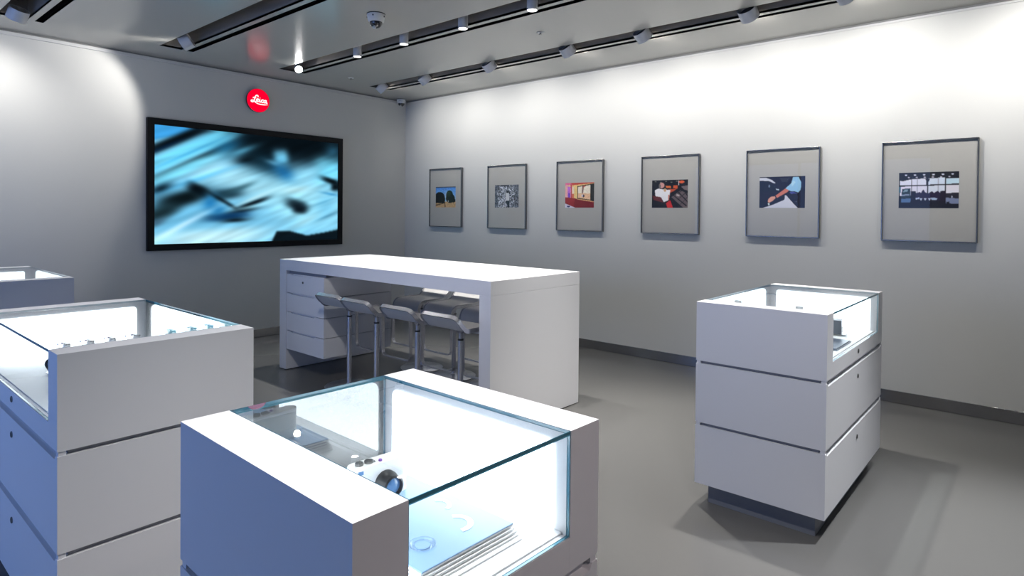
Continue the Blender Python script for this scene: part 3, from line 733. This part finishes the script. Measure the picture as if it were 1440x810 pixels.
wallwasher(6.8, -.87, 'grey drum spotlight aimed at the picture wall, beyond the photo', (7.1, 0, 2.2), 60, 130)
wallwasher(.86, -3.27, 'drum spotlight beside the bare stretch of the screen wall', (0, -4.3, 2.2), 44, 86, .35)
wallwasher(.657, -4.46, 'drum spotlight at the top left corner of the photo', (0, -4.7, 1.9), 32, 120)
wallwasher(.75, -5.66, 'drum spotlight lighting the screen wall, outside the photo', (0, -5.6, 1.9), 32, 120)

# ------------------------------------------------------------------ ceiling cameras, sprinklers
def dome(loc, sc, label):
    t = thing('security_camera', label, 'camera', loc, 0, 'dome security cameras')
    lathe('gasket', [(0, 0), (.073*sc, 0), (.073*sc, -.006), (0, -.006)], M['black'], t, 40)
    lathe('housing', [(0, -.006), (.071*sc, -.006), (.070*sc, -.02*sc), (.062*sc, -.055*sc), (.054*sc, -.063*sc), (0, -.063*sc)], M['white_plastic'], t, 40)
    p = [(.049*sc*math.cos(a), -.063*sc-.046*sc*math.sin(a)) for a in [i*PI/2/10 for i in range(11)]]
    lathe('dome', p, M['smoke_dome'], t, 36)
    bm = bmesh.new(); lathe_bm(bm, [(0, -.004), (.012*sc, -.004), (.014*sc, .012), (0, .014)], 20, Matrix.Translation((.012*sc, -.022*sc, -.105*sc)) @ Matrix.Rotation(2.4, 4, 'X'))
    obj('lens', bm, M['silver'], t, smooth=True)
    bm = bmesh.new()
    for a in (-2.4, -1.0, .4): box_bm(bm, .069*sc*math.cos(a)-.004, .069*sc*math.cos(a)+.004, .069*sc*math.sin(a)-.004, .069*sc*math.sin(a)+.004, -.030*sc, -.018*sc, .001)
    obj('screw', bm, M['black'], t)
    return t
dome((2.844, -2.635, H), 1., 'white dome security camera on the ceiling above the screen and table')
dome((.10, -.16, H), .9, 'small white dome security camera tucked in the corner of the two walls')
for i, (x, y) in enumerate(((3.541, -1.443), (.719, -1.401))):
    t = thing('sprinkler', ('small ceiling sprinkler between the two right hand channels', 'small ceiling sprinkler near the screen wall')[i], 'sprinkler', (x, y, H), 0, 'ceiling sprinklers')
    lathe('rosette', [(0, 0), (.034, 0), (.034, -.003), (.022, -.005), (0, -.005)], M['trim'], t, 28)
    lathe('nozzle', [(.008, -.005), (.007, -.016), (.014, -.018), (.014, -.020), (0, -.021)], M['dark_chrome'], t, 16)

# ------------------------------------------------------------------ things in the cases
def camera_model(t, body, top, W_=.13, D_=.034, H_=.07, mx=1):
    # body lies along local x, lens looks to local -y
    bm = bmesh.new()
    r = D_/2; prof = []
    for i in range(9): a = PI/2+PI*i/8; prof.append((-W_/2+r+r*math.cos(a), r*math.sin(a)))
    for i in range(9): a = -PI/2+PI*i/8; prof.append((W_/2-r+r*math.cos(a), r*math.sin(a)))
    def ext(bm, z0, z1, s=1.):
        a = [bm.verts.new((p[0]*s, p[1]*s, z0)) for p in prof]; b = [bm.verts.new((p[0]*s, p[1]*s, z1)) for p in prof]
        bm.faces.new(a); bm.faces.new(b)
        for i in range(len(prof)): bm.faces.new((a[i], a[(i+1) % len(prof)], b[(i+1) % len(prof)], b[i]))
    ext(bm, .006, H_-.018, .995); obj('grip_leather', bm, body, t, smooth=True)
    bm = bmesh.new(); ext(bm, H_-.018, H_); ext(bm, 0, .006); obj('top_plate', bm, top, t, smooth=True)
    Ry = Matrix.Rotation(PI/2, 4, 'X')
    bm = bmesh.new(); lathe_bm(bm, [(.027, D_/2-.002), (.027, D_/2+.010), (.024, D_/2+.014), (.024, D_/2+.034), (.020, D_/2+.036), (.018, D_/2+.028), (0, D_/2+.028)], 36, Matrix.Translation((.008, 0, .033)) @ Ry, cap=False)
    ln = obj('lens_barrel', bm, M['black'], t, smooth=True)
    bm = bmesh.new(); lathe_bm(bm, [(.018, D_/2+.0285), (.012, D_/2+.031), (0, D_/2+.032)], 30, Matrix.Translation((.008, 0, .033)) @ Ry, cap=False)
    obj('lens_glass', bm, M['lens_glass'], ln, smooth=True)
    for x_, r_, h_ in ((.045, .009, .006), (.022, .010, .005), (-.002, .004, .004)):
        bm = bmesh.new(); lathe_bm(bm, [(r_, H_), (r_, H_+h_-.001), (r_-.001, H_+h_), (0, H_+h_)], 22, Matrix.Translation((x_*mx, 0 if r_ > .005 else -.008, 0)))
        obj('dial', bm, M['dark_chrome'] if r_ > .005 else M['purple'], t, smooth=True)
    box('hot_shoe', (-.028, -.010, -.008, .010, H_, H_+.003), M['chrome'], t, .0005)
    box('viewfinder', (-.058, -.046, -D_/2-.001, -D_/2+.003, H_-.014, H_-.006), M['lens_glass'], t, .0005)
    return t
# foreground case: pale book, white card below, camera on top, clear disc
bk = thing('book', 'large pale blue book lying flat in the foreground display case', 'book', (5.855, -4.795, ZD), math.radians(-1.1))
bw, bd = .205, .125
box('base_board', (-bw-.006, bw+.010, -bd-.01, bd-.002, .0005, .004), M['paper'], bk, .0005)
bm = bmesh.new(); z = .0045
for i in range(4):
    box_bm(bm, -bw+.0015*i, bw-.003*i, -bd+.001*i, bd-.003*i, z, z+.0040, 0); z += .0065
    if i < 4: pass
obj('pages', bm, M['paper'], bk)
bm = bmesh.new(); z = .0085
for i in range(3): box_bm(bm, -bw+.006, bw-.014, -bd+.006, bd-.014, z, z+.0025, 0); z += .0065
obj('page_gap', bm, M['book_edge'], bk)  # slate fill paints the shade between the sheets
zc = .0045+.0065*3+.004
box('cover', (-bw+.006, bw-.008, -bd+.004, bd-.008, zc, zc+.003), M['book_cover'], bk, .001)
bm = bmesh.new(); Tm = Matrix.Translation((.115, .03, zc+.003))
n = 28; pts = [Vector((.115+.030*math.cos(a), .035+.030*math.sin(a), zc+.0035)) for a in [math.radians(-20+170*i/n) for i in range(n+1)]]
sweep_bm(bm, pts, [Vector((0, 0, 1))]*len(pts), .0012, .012, False)
pts = [Vector((.03+.026*math.cos(a), .060+.026*math.sin(a), zc+.0035)) for a in [math.radians(10+140*i/n) for i in range(n+1)]]
sweep_bm(bm, pts, [Vector((0, 0, 1))]*len(pts), .0012, .010, False)
e_ = obj('embossed_arc', bm, M['paper'], bk)  # raised white arcs paint the glossy highlight on the cover's embossing
ZB = ZD+zc+.003
cm = thing('compact_camera', 'white and silver camera with a black lens ring standing on the pale book', 'camera', (5.752, -4.790, ZB+.0003), math.radians(84))
camera_model(cm, M['white_leather'], M['paper'], .142, .040, .078, -1)
dc = thing('clear_disc', 'small round clear disc lying on the pale book', 'disc', (5.985, -4.862, ZB+.0002))
lathe('rim', [(.026, 0), (.026, .005), (.023, .005), (.023, .001), (.017, .001), (.017, .004), (.015, .004), (.015, .0)], M['acrylic'], dc, 40, cap=False)
lathe('disc_plate', [(0, .0), (.0145, .0), (.0145, .0015), (0, .0015)], M['book_cover'], dc, 32)
# right case: dark box, tablet, small silver piece
bx = thing('camera_box', 'small dark slate cube inside the right hand display case', 'box', (5.965, -1.86, ZD), math.radians(8))
box('carton', (-.04, .04, -.04, .04, .012, .085), M['slate'], bx, .002)
box('stand', (-.042, .060, -.045, .045, 0, .0118), M['acrylic'], bx, .001)
tbm = thing('flat_case', 'thin dark slate tablet lying on the deck of the right hand display case', 'tablet', (6.035, -2.16, ZD), math.radians(0))
box('tray', (-.055, .055, -.16, .13, 0, .006), M['slate_light'], tbm, .002)
box('cover', (-.050, .050, -.155, .125, .0062, .011), M['slate_light'], tbm, .002)
sp = thing('silver_clasp', 'tiny silver piece far back in the right hand display case', 'clasp', (5.72, -1.64, ZD))
bm = bmesh.new(); n = 24; pts = [Vector((.022*math.cos(2*PI*i/n), .013*math.sin(2*PI*i/n), .098)) for i in range(n)]
sweep_bm(bm, pts, [Vector((0, 0, 1))]*n, .015, .003, True)
obj('ring', bm, M['silver'], sp); box('tongue', (-.018, .02, -.004, .004, .090, .102), M['silver'], sp, .001); lathe('post', [(.018, 0), (.018, .004), (.003, .006), (.003, .090)], M['acrylic'], sp, 20)
# left case: row of small white cameras and a dark lens
posn = ['first from the window side', 'second from the window side', 'third from the window side', 'fourth from the window side', 'last of it']
c0 = thing('compact_camera', 'small white camera in the row in the left display case, ' + posn[0], 'camera', (3.655, -4.865, ZD), 0, 'row of white cameras in the left display case')
camera_model(c0, M['white_leather'], M['silver'], .085, .030, .075)
for i, (y_, a_) in enumerate(((-4.778, 3), (-4.692, -4), (-4.600, 5))):
    dup(c0, (3.655+.004*i, y_, ZD), math.radians(a_), 'small white camera in the row in the left display case, ' + (posn[i+1] if i < 2 else posn[4]))
ls = thing('lens', 'black lens leaning on the deck of the left display case', 'lens', (3.885, -4.955, ZD))
T4 = Matrix.Translation((0, 0, .030)) @ Matrix.Rotation(math.radians(62), 4, Vector((.35, 1, 0)))
bm = bmesh.new(); lathe_bm(bm, [(0, -.045), (.020, -.045), (.021, -.02), (.019, -.018), (.019, .006), (.024, .010), (.025, .045), (.022, .047), (.019, .038), (0, .038)], 32, T4)
obj('barrel', bm, M['black'], ls, smooth=True)
bm = bmesh.new(); lathe_bm(bm, [(.018, .0385), (.010, .042), (0, .043)], 28, T4, cap=False)
obj('front_element', bm, M['lens_glass'], ls, smooth=True)
box('cradle', (-.03, .03, -.02, .02, 0, .006), M['acrylic'], ls, .001)

# ------------------------------------------------------------------ daylight through the shop window
wd = bpy.data.worlds.new('sky'); S.world = wd; wd.use_nodes = True
bg = wd.node_tree.nodes['Background']; bg.inputs[0].default_value = (.24, .43, 1.0, 1); bg.inputs[1].default_value = 2.7
pl = bpy.data.lights.new('window_portal', 'AREA'); pl.shape = 'RECTANGLE'; pl.size = WX1-WX0; pl.size_y = WZ1-WZ0; pl.cycles.is_portal = True
po = bpy.data.objects.new('window_portal', pl); C.objects.link(po); po.location = ((WX0+WX1)/2, YB-.05, (WZ0+WZ1)/2); po.rotation_euler = (math.radians(90), 0, 0)

# ------------------------------------------------------------------ camera
cam = bpy.data.cameras.new('camera'); co = bpy.data.objects.new('camera', cam); C.objects.link(co)
yaw, pit, rol = map(math.radians, (40.8757, .7753, .5429))
fwd = Vector((-math.sin(yaw)*math.cos(pit), math.cos(yaw)*math.cos(pit), -math.sin(pit)))
rt = Vector((math.cos(yaw), math.sin(yaw), 0)); up = rt.cross(fwd)
r2 = rt*math.cos(rol)+up*math.sin(rol); u2 = -rt*math.sin(rol)+up*math.cos(rol)
mw = Matrix((( r2.x, u2.x, -fwd.x, 6.8619), (r2.y, u2.y, -fwd.y, -5.6285), (r2.z, u2.z, -fwd.z, 1.451), (0, 0, 0, 1)))
co.matrix_world = mw
cam.sensor_width = 36; cam.lens = 874.668/1440*36; cam.shift_y = -93.1863/1440*1.0
cam.clip_start = .02
S.camera = co
S.view_settings.view_transform = 'Standard'; S.view_settings.look = 'None'
S.view_settings.gamma = 1; S.view_settings.use_curve_mapping = False; S.view_settings.exposure = 0.0
S.cycles.use_denoising = True
S.cycles.max_bounces = 8; S.cycles.transparent_max_bounces = 16; S.cycles.caustics_reflective = False; S.cycles.caustics_refractive = False
S.cycles.sample_clamp_indirect = 6
